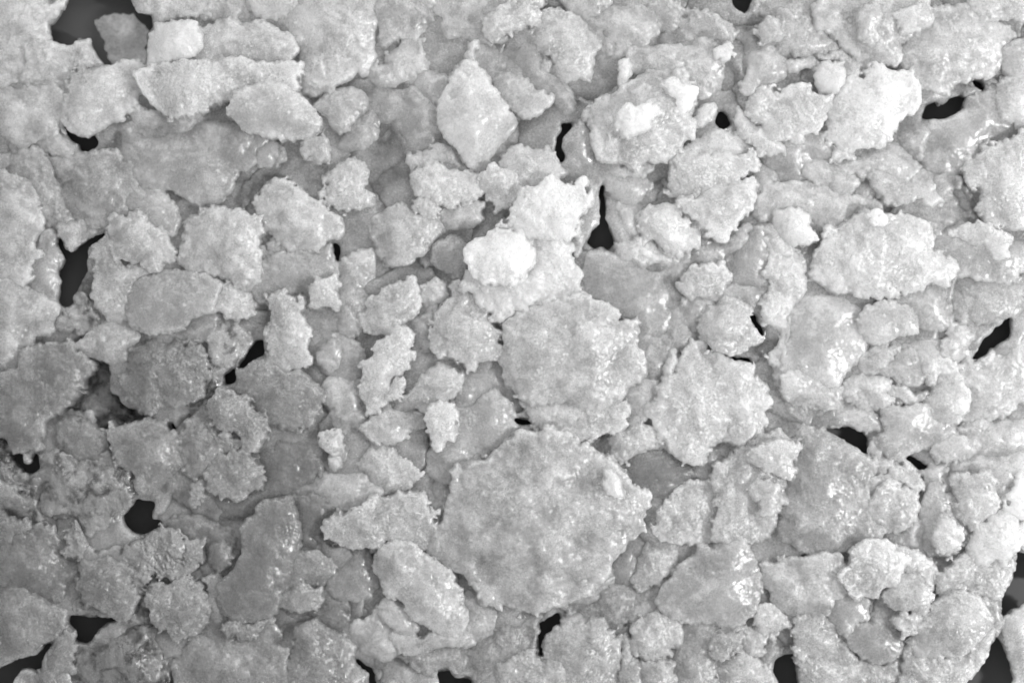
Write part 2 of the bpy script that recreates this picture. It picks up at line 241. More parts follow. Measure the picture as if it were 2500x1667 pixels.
B0|3|3|2|dark speckled lump;grey glinting ice lump under the shield-shaped lump|770,960 820,900 850,760 950,730 1160,740 1300,760 1330,830 1320,940 1290,1100 1200,1150 1110,1160 1030,1150 960,1210 900,1180 840,1100 800,1030
B0|2|3|2||460,780 560,700 700,610 820,610 900,700 900,740 830,840 820,890 760,920 650,870 550,820
B0|1|2|1||1320,740 1420,620 1560,600 1640,640 1600,790 1500,890 1400,880 1340,830
B0|1|2|1||1330,850 1420,890 1500,900 1440,1000 1480,1040 1350,1080 1340,1140 1240,1200 1130,1180 1200,1150 1300,1080
B0|2|4|1||-60,340 80,340 130,410 280,430 370,500 370,650 300,660 220,700 160,840 120,900 0,930 -60,930
B0|4|4|1|diagonal grey lump;large ice lump slanting down left at the left edge, dull grey|-60,960 0,930 130,900 160,820 300,720 450,740 540,840 580,890 550,1000 480,1080 380,1170 310,1250 280,1330 250,1410 160,1440 100,1470 40,1380 0,1350 -60,1340
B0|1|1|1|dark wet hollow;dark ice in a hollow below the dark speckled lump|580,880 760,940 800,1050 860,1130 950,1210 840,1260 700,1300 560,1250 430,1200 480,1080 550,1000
B0|2|3|1||380,1290 480,1240 620,1280 680,1330 700,1400 720,1470 570,1490 430,1440 390,1370
B0|4|5|1|glistening vase lump;speckled ice lump bright at its rounded foot, at lower left|690,1330 720,1290 830,1250 950,1230 1040,1250 1070,1300 1130,1320 1130,1430 1150,1530 1170,1610 1170,1670 1080,1720 980,1730 890,1690 875,1600 760,1510 740,1440
B0|3|4|2||1170,1290 1240,1220 1330,1150 1350,1250 1400,1300 1490,1360 1540,1430 1400,1460 1350,1568 1250,1620 1180,1560 1140,1420
C0|4|5|1|clover-shaped lump;small pale-rimmed ice lump right of the glistening vase lump|1320,240 1380,180 1410,100 1490,95 1560,130 1620,160 1670,220 1660,300 1600,345 1540,380 1450,380 1350,340
C0|3|4|2||1220,350 1270,290 1340,320 1290,400 1280,450 1220,440
C0|1|3|0|plain grey backing;smooth grey ice right of the clover-shaped lump|1600,100 1690,60 1829,0 2000,100 2050,200 1920,290 1829,330 1700,400 1560,500 1300,480 1350,390 1540,385 1670,320 1680,220
C0|2|2|1|dull round lump;dim grey ice lump left of the dark five-sided gap|260,110 380,100 560,130 720,110 760,170 860,250 860,350 780,480 680,540 560,620 520,520 400,480 290,480 270,300
C0|1|0|1||0,200 80,250 260,260 270,480 230,560 180,530 60,480 0,520
C0|3|3|1||0,450 100,560 180,540 170,590 90,640 40,700 -60,710 -60,300 0,290 100,330 180,420
C0|2|3|1||-60,720 60,640 260,560 340,560 350,640 380,730 420,800 500,860 480,1000 330,1050 200,1000 100,950 -60,900
C0|3|2|2||410,620 440,570 500,560 530,650 560,700 540,760 420,740
C0|4|4|1|scalloped grey lump;ice lump with a bright lower edge above a dark wedge gap|490,910 530,850 540,780 620,780 760,790 820,820 820,930 900,1010 860,1110 790,1160 720,1140 620,1070 520,1020 490,970
C0|3|2|2|gritty dark saddle;dark rough ice just below the dark five-sided gap|700,760 860,680 960,590 1060,540 1140,580 1200,650 1310,640 1310,790 1200,900 1010,870 950,970 860,970 820,900 810,800
C0|2|3|1||1060,540 1200,510 1320,500 1550,540 1540,720 1480,870 1330,880 1300,800 1310,650 1180,640
C0|3|3|0||1360,700 1420,690 1480,760 1440,820 1380,850
C0|4|4|2|granular dome lump;rounded speckled ice lump left of the foot of the leaning pillar|960,980 1050,920 1180,900 1290,950 1320,1030 1330,1150 1260,1250 1160,1300 1080,1260 1000,1190 970,1110
C0|3|4|1||1300,880 1380,870 1440,920 1400,1020 1440,1120 1420,1200 1340,1150 1320,1000
C0|3|4|1|brushed corner mass;large streaked grey ice mass at the bottom left edge|-60,960 100,960 250,1010 310,1060 440,1100 450,1190 400,1230 330,1300 240,1360 120,1420 0,1480 -60,1490
C0|2|3|2||330,1300 420,1220 480,1190 505,1230 490,1320 420,1400 450,1480 400,1620 230,1620 240,1530 270,1440
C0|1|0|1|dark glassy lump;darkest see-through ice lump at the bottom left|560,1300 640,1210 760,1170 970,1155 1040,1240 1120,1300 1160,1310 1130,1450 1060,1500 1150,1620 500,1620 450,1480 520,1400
C0|1|2|1||460,1080 500,1010 620,1070 720,1140 850,1110 870,1100 900,1030 930,1020 960,1150 800,1165 700,1150 480,1140
C0|2|4|1||1130,1450 1190,1280 1300,1200 1430,1200 1600,1280 1700,1300 1829,1380 1850,1640 1130,1640
C1|3|4|1||310,1210 400,1170 560,1230 640,1300 700,1400 790,1520 800,1640 240,1640 250,1450 320,1380
C0|4|4|2||1430,1190 1480,1165 1730,1160 1700,1240 1560,1285 1450,1260
C1|1|3|1||130,1100 330,1090 480,1080 520,960 560,980 640,1030 620,1100 660,1200 600,1230 420,1160 310,1210 200,1160
C1|2|4|1||650,1250 680,1200 790,1150 850,1050 930,1220 990,1380 900,1400 840,1450 700,1370
C1|2|2|2|scratchy dark shoulder;dark fibrous ice under the lower edge of the huge frosted slab|1000,1390 1340,1320 1560,1255 1650,1160 1829,1130 1960,1200 2010,1300 1900,1450 1700,1400 1600,1500 1480,1540 1300,1500 1150,1500 1080,1440
C1|2|3|1||860,1520 1000,1440 1140,1450 1230,1500 1240,1640 860,1640
C2|3|3|2|flaky bottom lump;rough ice lump at the bottom edge below the scratchy dark shoulder|-100,1540 0,1480 130,1390 300,1380 400,1430 490,1500 500,1640 -100,1640
C2|3|3|1|two-toned smooth lump;at the bottom edge right of a narrow dark gap|340,1250 430,1200 600,1190 700,1160 780,1220 830,1400 820,1460 770,1540 740,1640 520,1640 400,1430 330,1380
C2|2|3|2||400,1200 450,1140 520,1160 640,1180 600,1230 500,1210
C2|1|2|2||440,1050 600,1050 700,970 860,940 900,1080 880,1140 800,1180 680,1160 560,1170 440,1120
C2|2|4|1||890,980 980,950 1040,960 1060,1050 1090,1110 970,1140 900,1170 900,1050
C2|2|4|1||660,870 860,830 800,900 780,980 680,1020 580,1050 440,1040 540,1000 640,930
C2|1|3|0||780,820 860,720 920,690 910,780 930,940 780,950 770,880
C2|3|3|2|dim rugged lump;grey ice lump left of the satin dome|910,770 940,710 1060,670 1150,680 1180,740 1170,830 1130,900 1050,950 960,970 930,900
C2|3|4|2|mottled block lump;grey-white ice above the dim rugged lump|1090,460 1120,380 1160,320 1260,270 1350,290 1400,320 1440,400 1440,500 1400,560 1390,660 1300,690 1200,670 1100,660 1040,610 1090,560
C2|4|5|2|long crusted slope;rough ice slope below the bear-shaped rough lump|1400,300 1430,170 1570,70 1700,0 1829,-60 1930,0 1950,120 1900,260 1850,420 1800,600 1700,660 1560,680 1400,650 1400,580 1440,500 1440,440
C3|3|3|1|grey slanting face;smooth dull ice right of the long crusted slope|350,-80 560,-60 700,20 840,130 890,150 850,250 820,400 820,520 940,600 880,660 740,680 680,720 560,760 400,740 250,620 290,420 340,200
C3|5|6|1||60,130 120,60 220,30 330,50 400,60 340,170 380,220 350,260 230,240 110,180
C3|5|5|1||90,340 110,280 190,290 270,300 290,380 240,450 160,500 140,400
C2|5|6|0|satin dome;smooth pale ice dome at lower right, rough along its left edge|1070,1000 1130,920 1200,820 1320,740 1320,670 1360,680 1400,720 1500,640 1600,650 1640,700 1650,760 1700,840 1720,930 1690,1000 1700,1100 1600,1180 1480,1200 1300,1160 1170,1170 1090,1110 1060,1050
C3|4|5|1||150,850 160,790 240,780 330,760 500,770 640,740 680,800 650,920 650,1000 600,1030 580,1110 480,1110 350,1130 250,1060 210,990 150,940
C3|5|6|2|curled shell lump;rounded ice lump with a scaly rim, low on the right|680,830 720,740 790,680 900,680 960,680 1050,710 1080,790 1000,930 930,980 830,1020 770,1010 690,960 660,910
C3|4|5|2||930,690 1060,700 1160,740 1280,850 1240,950 1160,1020 1100,1000 1000,950 930,930
C3|5|5|1||940,1000 1000,950 1120,900 1220,950 1240,1050 1180,1110 1020,1120 950,1060
C3|5|5|1|streaked cobble;big round ice cobble with comb-like streaks at lower right|1220,1080 1270,1020 1380,1000 1480,1010 1560,1060 1600,1160 1560,1260 1500,1340 1400,1400 1280,1410 1180,1390 1130,1300 1160,1180 1210,1150
C3|4|4|2||1060,1340 1110,1250 1170,1230 1200,1300 1300,1410 1450,1390 1560,1270 1640,1220 1640,1330 1600,1400 1520,1500 1460,1568 1440,1640 1060,1640
C3|3|3|1||1480,1010 1680,1040 1690,1160 1650,1290 1560,1270 1600,1160 1560,1060
C3|4|4|2|scaly grey cheek;grey ice lump edging the black gap under the bright oval slab|1280,850 1400,780 1480,720 1560,800 1660,800 1740,730 1780,760 1780,880 1740,960 1680,1030 1600,1050 1480,1000 1300,1000 1230,950
C3|6|8|1|bright oval slab;white frosted ice slab near the lower right edge|1480,700 1510,620 1580,550 1620,480 1690,460 1760,500 1790,570 1800,690 1750,730 1680,790 1600,800 1540,800 1500,750
C3|5|9|2|white edge splinter;blazing ice piece at the right edge above the bright oval slab|1710,450 1740,330 1800,240 1829,215 1900,200 1900,520 1800,510 1760,480
C3|5|8|1||1790,580 1829,550 1900,540 1900,750 1800,710
C3|5|6|1|fist-shaped lump;pale ice lump upper left of the bright oval slab|1370,300 1390,230 1460,210 1540,230 1620,250 1670,330 1670,420 1580,520 1520,620 1480,590 1440,480 1380,350
C3|4|5|1|round grey pebble;smooth round ice lump above the curled shell lump|810,480 820,400 880,330 980,290 1100,310 1170,380 1140,500 1060,580 980,600 900,580 840,540
C3|3|5|2||820,380 850,290 960,230 1000,170 1090,150 1170,200 1200,300 1180,360 1080,310 960,310 860,340
C3|3|5|1||860,230 900,150 980,150 990,190 920,240
C3|3|5|1||1190,340 1240,270 1310,290 1380,370 1430,470 1440,560 1480,640 1400,700 1300,740 1230,720 1180,620 1170,450
C3|4|5|1||1240,600 1300,510 1380,520 1430,620 1400,720 1280,730
C3|2|7|2||1050,690 1060,600 1130,500 1180,500 1200,700 1100,720
C3|1|2|1||940,600 1060,600 1050,700 900,670
C3|4|5|0||580,1100 650,1020 740,990 830,1030 830,1150 760,1180 700,1250 640,1240 590,1160
C3|3|4|1||850,1100 930,990 1000,1110 1080,1130 1100,1230 970,1220 840,1200
C3|5|4|0||700,1260 740,1180 830,1160 970,1220 1050,1290 1040,1380 920,1430 800,1400 720,1340
C3|4|4|2||1000,1130 1200,1110 1160,1190 1170,1230 1100,1250 1060,1290 1000,1220
C3|3|3|2||370,1150 500,1120 590,1170 640,1240 700,1340 760,1420 640,1460 480,1400 380,1380
C3|3|3|2|crumbly bottom mass;broken rough ice at the bottom edge right of a black gap|370,1380 480,1400 620,1440 780,1400 900,1440 1040,1400 1050,1500 1030,1640 390,1640 370,1500
C3|4|5|2||100,1160 140,1090 190,1080 260,1110 330,1180 330,1230 260,1220 230,1250 150,1240
C3|3|4|2||10,1230 50,1180 150,1240 230,1260 170,1310 150,1390 80,1390 20,1320
C3|2|2|2||150,1400 200,1260 330,1230 360,1330 350,1380 280,1420 180,1430
C2|4|4|2|crumpled fin lump;ice lump below left of the satin dome|890,1240 920,1170 980,1130 1080,1130 1170,1180 1190,1260 1160,1400 1090,1430 960,1420 880,1330
C2|3|4|2||830,1290 890,1250 900,1380 870,1410 840,1360
C2|3|3|1||1180,1220 1300,1160 1400,1190 1580,1190 1590,1330 1500,1380 1420,1450 1420,1640 1200,1640 1170,1400
C2|5|5|1|pale bottom knob;rounded ice knob at the bottom edge under the crumpled fin lump|970,1440 1080,1410 1140,1460 1170,1550 1150,1640 980,1640
C2|3|4|1||830,1480 880,1400 980,1430 980,1640 800,1640
C2|3|2|2||1420,1310 1480,1260 1580,1240 1590,1340 1500,1380 1430,1400
C2|3|4|1||1430,1440 1600,1350 1700,1400 1780,1500 1829,1560 1850,1640 1430,1640
C3|3|4|1|lower corner slab;rough-edged ice slab cut by the lower right corner|1700,1150 1760,1090 1829,1050 1900,1030 1900,1640 1740,1640 1750,1450 1700,1280
C3|2|4|1||1380,150 1540,110 1829,130 1900,130 1900,210 1740,320 1700,450 1640,460 1670,350 1600,250 1480,210 1390,210
C3|2|5|2||1180,200 1240,180 1340,180 1340,280 1370,350 1300,290 1200,240
C0|1|0|1||0,60 60,60 110,170 200,210 260,220 250,280 80,250 0,200
C0|3|8|0||145,115 165,110 195,155 205,185 165,180
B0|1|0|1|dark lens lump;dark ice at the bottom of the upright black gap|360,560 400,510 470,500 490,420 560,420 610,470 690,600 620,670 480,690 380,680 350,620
B0|1|4|0||210,240 270,150 300,40 370,50 400,160 420,220 385,290 400,360 390,450 340,450 250,410 200,370
B0|1|3|2||380,-20 690,-20 690,60 600,90 540,120 500,150 460,180 410,130 380,60
A2|1|4|0||440,1050 560,1050 640,1100 690,1170 700,1400 640,1490 560,1560 540,1640 520,1500 570,1300 600,1200 470,1130
A2|1|4|0||510,800 570,780 620,900 650,1080 560,1060 440,1050 450,930
A2|1|4|0||720,1180 880,1310 820,1360 870,1480 920,1560 820,1600 780,1540 730,1440
A2|2|6|2||1560,670 1600,740 1700,820 1800,900 1850,950 1750,980 1600,870 1560,760
A3|1|4|1||140,1060 200,1070 260,1160 240,1210 160,1230 110,1300 60,1280
"""
HOLES = """
A0|455,-80 780,-80 850,60 880,95 960,110 975,165 930,220 930,430 780,440 750,410 690,415 650,370 600,290 580,250 520,235 485,235 480,275 450,280 380,265 340,255 335,160 400,110 440,50
A0|410,800 440,810 500,880 540,885 600,865 625,930 560,965 515,955 515,915 480,905 440,870
A2|1530,-40 1650,-40 1620,60 1590,75 1560,40
A2|1450,730 1480,735 1510,800 1470,815 1425,785
A2|455,800 510,795 450,880 435,940 455,1000 440,1030 420,990 425,890 470,830
A2|710,1190 715,1300 722,1385 735,1450 780,1540 745,1592 700,1565 650,1588 610,1545 640,1490 690,1440 705,1380 700,1250
A3|1180,760 1220,680 1270,665 1300,690 1340,650 1390,625 1440,640 1435,680 1370,725 1310,750 1230,755
A3|1500,525 1540,520 1570,560 1550,570
B0|385,90 400,150 440,185 480,185 530,140 600,80 660,60 560,140 550,300 500,390 470,430 465,500 400,510 385,480 405,360 385,290 420,220 380,120
B0|1640,750 1670,740 1675,820 1600,860 1540,900 1600,800
B0|1440,960 1500,920 1500,990 1450,1005
B0|1065,1270 1100,1260 1115,1285 1090,1300
C0|70,115 140,115 145,160 200,190 245,120 250,200 160,230 110,170
C0|890,405 985,420 960,530 1030,545 1000,570 910,610 850,590 805,540 805,500 850,440
C0|455,1150 560,1145 730,1165 640,1210 560,1300 500,1290 505,1210 450,1190
C0|-60,1500 130,1420 250,1370 330,1310 260,1430 250,1470 130,1480 60,1568 0,1640 -60,1640
C1|700,1405 800,1480 850,1640 800,1640 790,1520 740,1460
C1|1230,1500 1280,1490 1340,1540 1430,1540 1430,1570 1250,1600
C2|300,1175 360,1155 430,1130 430,1160 380,1220 330,1260 320,1300 330,1380 310,1380 310,1300 315,1210
C3|230,1480 250,1420 340,1390 365,1450 385,1640 290,1640 230,1500
B3|575,1295 700,1300 800,1320 820,1360 815,1450 740,1400 640,1340
B3|1500,840 1570,740 1630,680 1640,650 1740,605 1735,700 1690,730 1590,800 1560,840 1510,855
B3|1080,1490 1105,1475 1160,1510 1220,1550 1180,1560 1130,1520
B3|85,580 105,580 150,660 155,700 140,690 100,620
B2|1540,842 1630,850 1660,895 1640,880 1600,860
C3|1900,755 1780,745 1780,820 1740,940 1690,1030 1690,1140 1770,1090 1900,1010
C3|1640,1320 1660,1280 1700,1370 1740,1480 1745,1640 1400,1640 1530,1500 1600,1380
B2|150,1238 245,1253 240,1264 165,1252
B1|560,125 590,150 602,220 580,215
"""

# ------------------------------------------------------------------ materials
def ice_material(name, clear=0.0):
    m = bpy.data.materials.new(name); m.use_nodes = True
    nt = m.node_tree; N = nt.nodes; L = nt.links
    for n in list(N): N.remove(n)
    def nd(t, **k):
        n = N.new(t)
        for a, b in k.items(): setattr(n, a, b)
        return n
    def math_(op, a, b=None, clamp=False):
        n = nd('ShaderNodeMath', operation=op); n.use_clamp = clamp
        for i, v in enumerate((a, b)):
            if v is None: continue
            if isinstance(v, (int, float)): n.inputs[i].default_value = v
            else: L.new(v, n.inputs[i])
        return n.outputs[0]
    def ramp(v, a, b, lo=0.0, hi=1.0):
        n = nd('ShaderNodeMapRange'); n.clamp = True
        L.new(v, n.inputs[0])
        for i, x in zip((1, 2, 3, 4), (a, b, lo, hi)): n.inputs[i].default_value = x
        return n.outputs[0]
    tc = nd('ShaderNodeTexCoord'); oi = nd('ShaderNodeObjectInfo')
    off = nd('ShaderNodeVectorMath', operation='SCALE'); off.inputs[0].default_value = (3.1, 1.7, 2.3)
    L.new(oi.outputs['Random'], off.inputs['Scale'])
    add = nd('ShaderNodeVectorMath', operation='ADD')
    L.new(tc.outputs['Object'], add.inputs[0]); L.new(off.outputs[0], add.inputs[1])
    P = add.outputs[0]
    def noise(scale, detail=3.0, rough=0.55, dist=0.0):
        n = nd('ShaderNodeTexNoise'); n.inputs['Scale'].default_value = scale
        n.inputs['Detail'].default_value = detail; n.inputs['Roughness'].default_value = rough
        n.inputs['Distortion'].default_value = dist
        L.new(P, n.inputs['Vector']); return n.outputs[0]
    def voro(scale, feat='F1', rnd=1.0):
        n = nd('ShaderNodeTexVoronoi', feature=feat); n.inputs['Scale'].default_value = scale
        n.inputs['Randomness'].default_value = rnd
        L.new(P, n.inputs['Vector']); return n.outputs['Distance']
    gritty = oi.outputs['Alpha']                       # 0 smooth .. 1 crusted
    big = noise(120, 3); patch = noise(230, 3, 0.6, 0.6); fine = noise(1500, 4, 0.65); micro = noise(3600, 2, 0.7)
    gr = voro(900); gr2 = voro(2200)
    mask = ramp(math_('ADD', patch, math_('MULTIPLY', gritty, 0.26)), 0.52, 0.68)   # where crystals sit
    # colour: frosty white with cloudier and clearer patches
    v = math_('ADD', ramp(big, 0.3, 0.7, 0.82, 1.07), math_('MULTIPLY', mask, 0.16))
    v = math_('MULTIPLY', v, ramp(fine, 0.3, 0.7, 0.94, 1.05))
    v = math_('MULTIPLY', v, math_('ADD', 1.0, math_('MULTIPLY', math_('SUBTRACT', micro, 0.5), math_('ADD', 0.15, math_('MULTIPLY', mask, 0.6)))))
    v = math_('ADD', v, math_('MULTIPLY', ramp(micro, 0.62, 0.70), math_('ADD', 0.15, math_('MULTIPLY', mask, 0.6))))  # white crystal grains, with sparkle painted into the colour
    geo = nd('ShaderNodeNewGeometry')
    rim = ramp(geo.outputs['Pointiness'], 0.505, 0.57)      # edge and grain crystals, with rim highlight painted into their colour
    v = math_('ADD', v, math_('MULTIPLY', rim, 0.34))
    at = nd('ShaderNodeAttribute', attribute_name='frost')     # paler band along the outline: bright rim light put into the colour
    edge_hl = math_('MULTIPLY', at.outputs['Fac'], ramp(patch, 0.35, 0.65, 0.3, 1.0))
    v = math_('ADD', v, math_('MULTIPLY', edge_hl, 0.28))
    mul = nd('ShaderNodeVectorMath', operation='SCALE')
    L.new(oi.outputs['Color'], mul.inputs[0]); L.new(v, mul.inputs['Scale'])
    clampc = nd('ShaderNodeVectorMath', operation='MINIMUM'); clampc.inputs[1].default_value = (.95, .95, .95)
    L.new(mul.outputs[0], clampc.inputs[0])
    # height for the bump
    h = math_('MULTIPLY', fine, math_('ADD', 0.35, math_('MULTIPLY', gritty, 0.4)))
    h = math_('ADD', h, math_('MULTIPLY', micro, math_('ADD', 0.34, math_('MULTIPLY', mask, 0.5))))
    h = math_('ADD', h, math_('MULTIPLY', math_('SUBTRACT', 1.0, gr), math_('MULTIPLY', mask, 1.1)))
    h = math_('ADD', h, math_('MULTIPLY', math_('SUBTRACT', 1.0, gr2), math_('MULTIPLY', mask, 0.5)))
    bump = nd('ShaderNodeBump'); bump.inputs['Strength'].default_value = 1.0
    bump.inputs['Distance'].default_value = 0.00022
    L.new(h, bump.inputs['Height'])
    bs = nd('ShaderNodeBsdfPrincipled')
    L.new(clampc.outputs[0], bs.inputs['Base Color'])
    soft = nd('ShaderNodeBump'); soft.inputs['Strength'].default_value = 0.22
    soft.inputs['Distance'].default_value = 0.00022
    L.new(h, soft.inputs['Height']); L.new(soft.outputs[0], bs.inputs['Normal'])
    bs.inputs['Coat Weight'].default_value = 0.8           # the thin wet film that glints
    bs.inputs['Coat Roughness'].default_value = 0.10
    bs.inputs['Coat IOR'].default_value = 1.45
    L.new(bump.outputs[0], bs.inputs['Coat Normal'])
    L.new(ramp(fine, 0.35, 0.65, 0.15, 0.38), bs.inputs['Roughness'])
    bs.inputs['IOR'].default_value = 1.45
    bs.inputs['Subsurface Weight'].default_value = 0.0 if clear else 0.85
    bs.inputs['Subsurface Radius'].default_value = (1, 1, 1)
    bs.inputs['Subsurface Scale'].default_value = 0.012
    bs.inputs['Sheen Weight'].default_value = 0.4
    bs.inputs['Sheen Roughness'].default_value = 0.4
    sx = nd('ShaderNodeSeparateXYZ'); L.new(clampc.outputs[0], sx.inputs[0])
    if clear:
        L.new(ramp(math_('ADD', mask, rim), 0.0, 1.0, 0.92, 0.35), bs.inputs['Transmission Weight'])
    else:
        L.new(math_('ADD', ramp(sx.outputs[0], 0.40, 0.80, 0.46, 0.05), math_('MULTIPLY', math_('SUBTRACT', 1.0, gritty), 0.08)), bs.inputs['Transmission Weight'])
    out = nd('ShaderNodeOutputMaterial')
    tlb = nd('ShaderNodeBsdfTranslucent'); L.new(clampc.outputs[0], tlb.inputs[0]); L.new(soft.outputs[0], tlb.inputs['Normal'])
    m1 = nd('ShaderNodeMixShader'); m1.inputs[0].default_value = 0.12 if clear else 0.34
    L.new(bs.outputs[0], m1.inputs[1]); L.new(tlb.outputs[0], m1.inputs[2])
    L.new(m1.outputs[0], out.inputs[0])
    return m

ICE = ice_material('frosted_ice')
CLEAR = ice_material('wet_clear_ice', 0.55)

def table_material():
    m = bpy.data.materials.new('dark_table'); m.use_nodes = True
    nt = m.node_tree; b = nt.nodes['Principled BSDF']
    n = nt.nodes.new('ShaderNodeTexNoise'); n.inputs['Scale'].default_value = 60
    tc = nt.nodes.new('ShaderNodeTexCoord'); nt.links.new(tc.outputs['Object'], n.inputs['Vector'])
    r = nt.nodes.new('ShaderNodeMapRange'); nt.links.new(n.outputs[0], r.inputs[0])
    r.inputs[3].default_value = FLOOR * 0.93; r.inputs[4].default_value = FLOOR * 1.07
    c = nt.nodes.new('ShaderNodeCombineXYZ')
    for i in range(3): nt.links.new(r.outputs[0], c.inputs[i])
    nt.links.new(c.outputs[0], b.inputs['Base Color'])
    b.inputs['Roughness'].default_value = 0.6
    b.inputs['Specular IOR Level'].default_value = 0.2
    return m
FLOOR = 0.06

# ------------------------------------------------------------------ the dark surface below
me = bpy.data.meshes.new('table_surface')
me.from_pydata([(-3, -3, 0), (3, -3, 0), (3, 3, 0), (-3, 3, 0)], [], [(0, 1, 2, 3)])
me.materials.append(table_material())
ground = bpy.data.objects.new('table_surface', me)
scene.collection.objects.link(ground)
ground['kind'] = 'structure'
ground['label'] = 'plain dark grey surface showing through the gaps in the ice'

# ------------------------------------------------------------------ noise volumes (tiling)
rng = np.random.default_rng(7)
random.seed(7)
NV = 64
def band_volume(wave, seed):
    r = np.random.default_rng(seed)
    f = np.fft.fftn(r.standard_normal((NV,) * 3))
    k = np.fft.fftfreq(NV) * NV
    kk = np.sqrt(k[:, None, None] ** 2 + k[None, :, None] ** 2 + k[None, None, :] ** 2)
    k0 = NV / wave
    g = np.exp(-((kk - k0) / (0.45 * k0)) ** 2)
    v = np.real(np.fft.ifftn(f * g)); v /= v.std()
    return v.astype(np.float32)
def cell_volume(cells, seed):
    r = np.random.default_rng(seed)
    pts = r.random((cells, cells, cells, 3))
    c = NV // cells
    ax = (np.arange(NV) + 0.5) / c
    X = np.stack(np.meshgrid(ax, ax, ax, indexing='ij'), -1)
    I = np.floor(X).astype(int)
    best = np.full((NV,) * 3, 9.0)
    for a in (-1, 0, 1):
        for b in (-1, 0, 1):
            for d in (-1, 0, 1):
                J = I + np.array([a, b, d])
                Pp = pts[J[..., 0] % cells, J[..., 1] % cells, J[..., 2] % cells] + J
                best = np.minimum(best, ((X - Pp) ** 2).sum(-1))
    return np.sqrt(best).astype(np.float32)
VB = band_volume(16, 1)          # soft band noise, wavelength 16 voxels
VC = cell_volume(8, 2)           # F1 distance, cell 8 voxels

def samp(V, x, y, z):
    x = np.mod(x, NV); y = np.mod(y, NV); z = np.mod(z, NV)
    xi = np.floor(x).astype(np.int32); yi = np.floor(y).astype(np.int32); zi = np.floor(z).astype(np.int32)
    fx = (x - xi).astype(np.float32); fy = (y - yi).astype(np.float32); fz = (z - zi).astype(np.float32)
    xi %= NV; yi %= NV; zi %= NV
    x1 = (xi + 1) % NV; y1 = (yi + 1) % NV; z1 = (zi + 1) % NV
    a = V[xi, yi, zi] * (1 - fz) + V[xi, yi, z1] * fz
    b = V[xi, y1, zi] * (1 - fz) + V[xi, y1, z1] * fz
    c = V[x1, yi, zi] * (1 - fz) + V[x1, yi, z1] * fz
    d = V[x1, y1, zi] * (1 - fz) + V[x1, y1, z1] * fz
    return (a * (1 - fy) + b * fy) * (1 - fx) + (c * (1 - fy) + d * fy) * fx
def N(x, y, z, wave, o):         # band noise of the given wavelength, std 1
    k = 16.0 / wave
    return samp(VB, x * k + o[0], y * k + o[1], z * k + o[2])
def C(x, y, z, cell, o):         # 0 at grain centres, about 0.9 in the creases
    k = 8.0 / cell
    return samp(VC, x * k + o[0], y * k + o[1], z * k + o[2])

# ------------------------------------------------------------------ helpers for outlines
def poly_sdf(px, py, poly):      # > 0 inside
    d = np.full(px.shape, 1e12, np.float32); s = np.zeros(px.shape, bool)
    n = len(poly)
    for i in range(n):
        ax, ay = poly[i]; bx, by = poly[(i + 1) % n]
        ex, ey = bx - ax, by - ay
        wx, wy = px - ax, py - ay
        t = np.clip((wx * ex + wy * ey) / (ex * ex + ey * ey + 1e-9), 0, 1)
        d = np.minimum(d, (wx - ex * t) ** 2 + (wy - ey * t) ** 2)
        c = ((ay <= py) & (by > py)) | ((by <= py) & (ay > py))
        with np.errstate(divide='ignore', invalid='ignore'):
            xi = ax + (py - ay) * ex / (ey if abs(ey) > 1e-9 else 1e-9)
        s ^= c & (px < xi)
    d = np.sqrt(d)
    return np.where(s, d, -d)
def rounded(poly):               # one Chaikin pass keeps corners soft but readable
    out = []
    n = len(poly)
    for i in range(n):
        a = poly[i]; b = poly[(i + 1) % n]
        out.append((a[0] * .87 + b[0] * .13, a[1] * .87 + b[1] * .13))
        out.append((a[0] * .13 + b[0] * .87, a[1] * .13 + b[1] * .87))
    return out

def surface_nets(f, org, h):
    s = f > 0
    nx, ny, nz = f.shape
    cs = np.zeros((nx - 1, ny - 1, nz - 1), np.int8)
    for a in (0, 1):
        for b in (0, 1):
            for c in (0, 1):
                cs += s[a:nx - 1 + a, b:ny - 1 + b, c:nz - 1 + c]
    act = (cs > 0) & (cs < 8)
    idx = np.argwhere(act)
    num = np.full(act.shape, -1, np.int64); num[act] = np.arange(len(idx))
    acc = np.zeros((len(idx), 3)); cnt = np.zeros(len(idx))
    i, j, k = idx.T
    for ax in range(3):
        for u in (0, 1):
            for w in (0, 1):
                o = [0, 0, 0]; others = [q for q in range(3) if q != ax]
                o[others[0]] = u; o[others[1]] = w
                e = list(o); e[ax] = 1
                f0 = f[i + o[0], j + o[1], k + o[2]]; f1 = f[i + e[0], j + e[1], k + e[2]]
                m = (f0 > 0) != (f1 > 0)
                t = np.where(m, f0 / np.where(m, f0 - f1, 1), 0)
                p = np.array(o, float)[None, :].repeat(len(idx), 0); p[:, ax] = t
                acc += p * m[:, None]; cnt += m
    v = (idx + acc / np.maximum(cnt, 1)[:, None]) * h + org
    quads = []
    for ax in range(3):
        a, b = [(1, 2), (2, 0), (0, 1)][ax]
        sl0 = [slice(None)] * 3; sl1 = [slice(None)] * 3
        sl0[ax] = slice(0, -1); sl1[ax] = slice(1, None)
        s0 = s[tuple(sl0)]; s1 = s[tuple(sl1)]
        e = np.argwhere(s0 != s1)
        ok = np.ones(len(e), bool)
        for q in (a, b): ok &= (e[:, q] > 0) & (e[:, q] < s.shape[q] - 1)
        e = e[ok]
        def cell(da, db):
            c = e.copy(); c[:, a] -= da; c[:, b] -= db
            return num[c[:, 0], c[:, 1], c[:, 2]]
        q = np.stack([cell(1, 1), cell(0, 1), cell(0, 0), cell(1, 0)], 1)
        flip = ~s0[e[:, 0], e[:, 1], e[:, 2]]
        q[flip] = q[flip][:, ::-1]
        quads.append(q)
    return v, np.concatenate(quads)

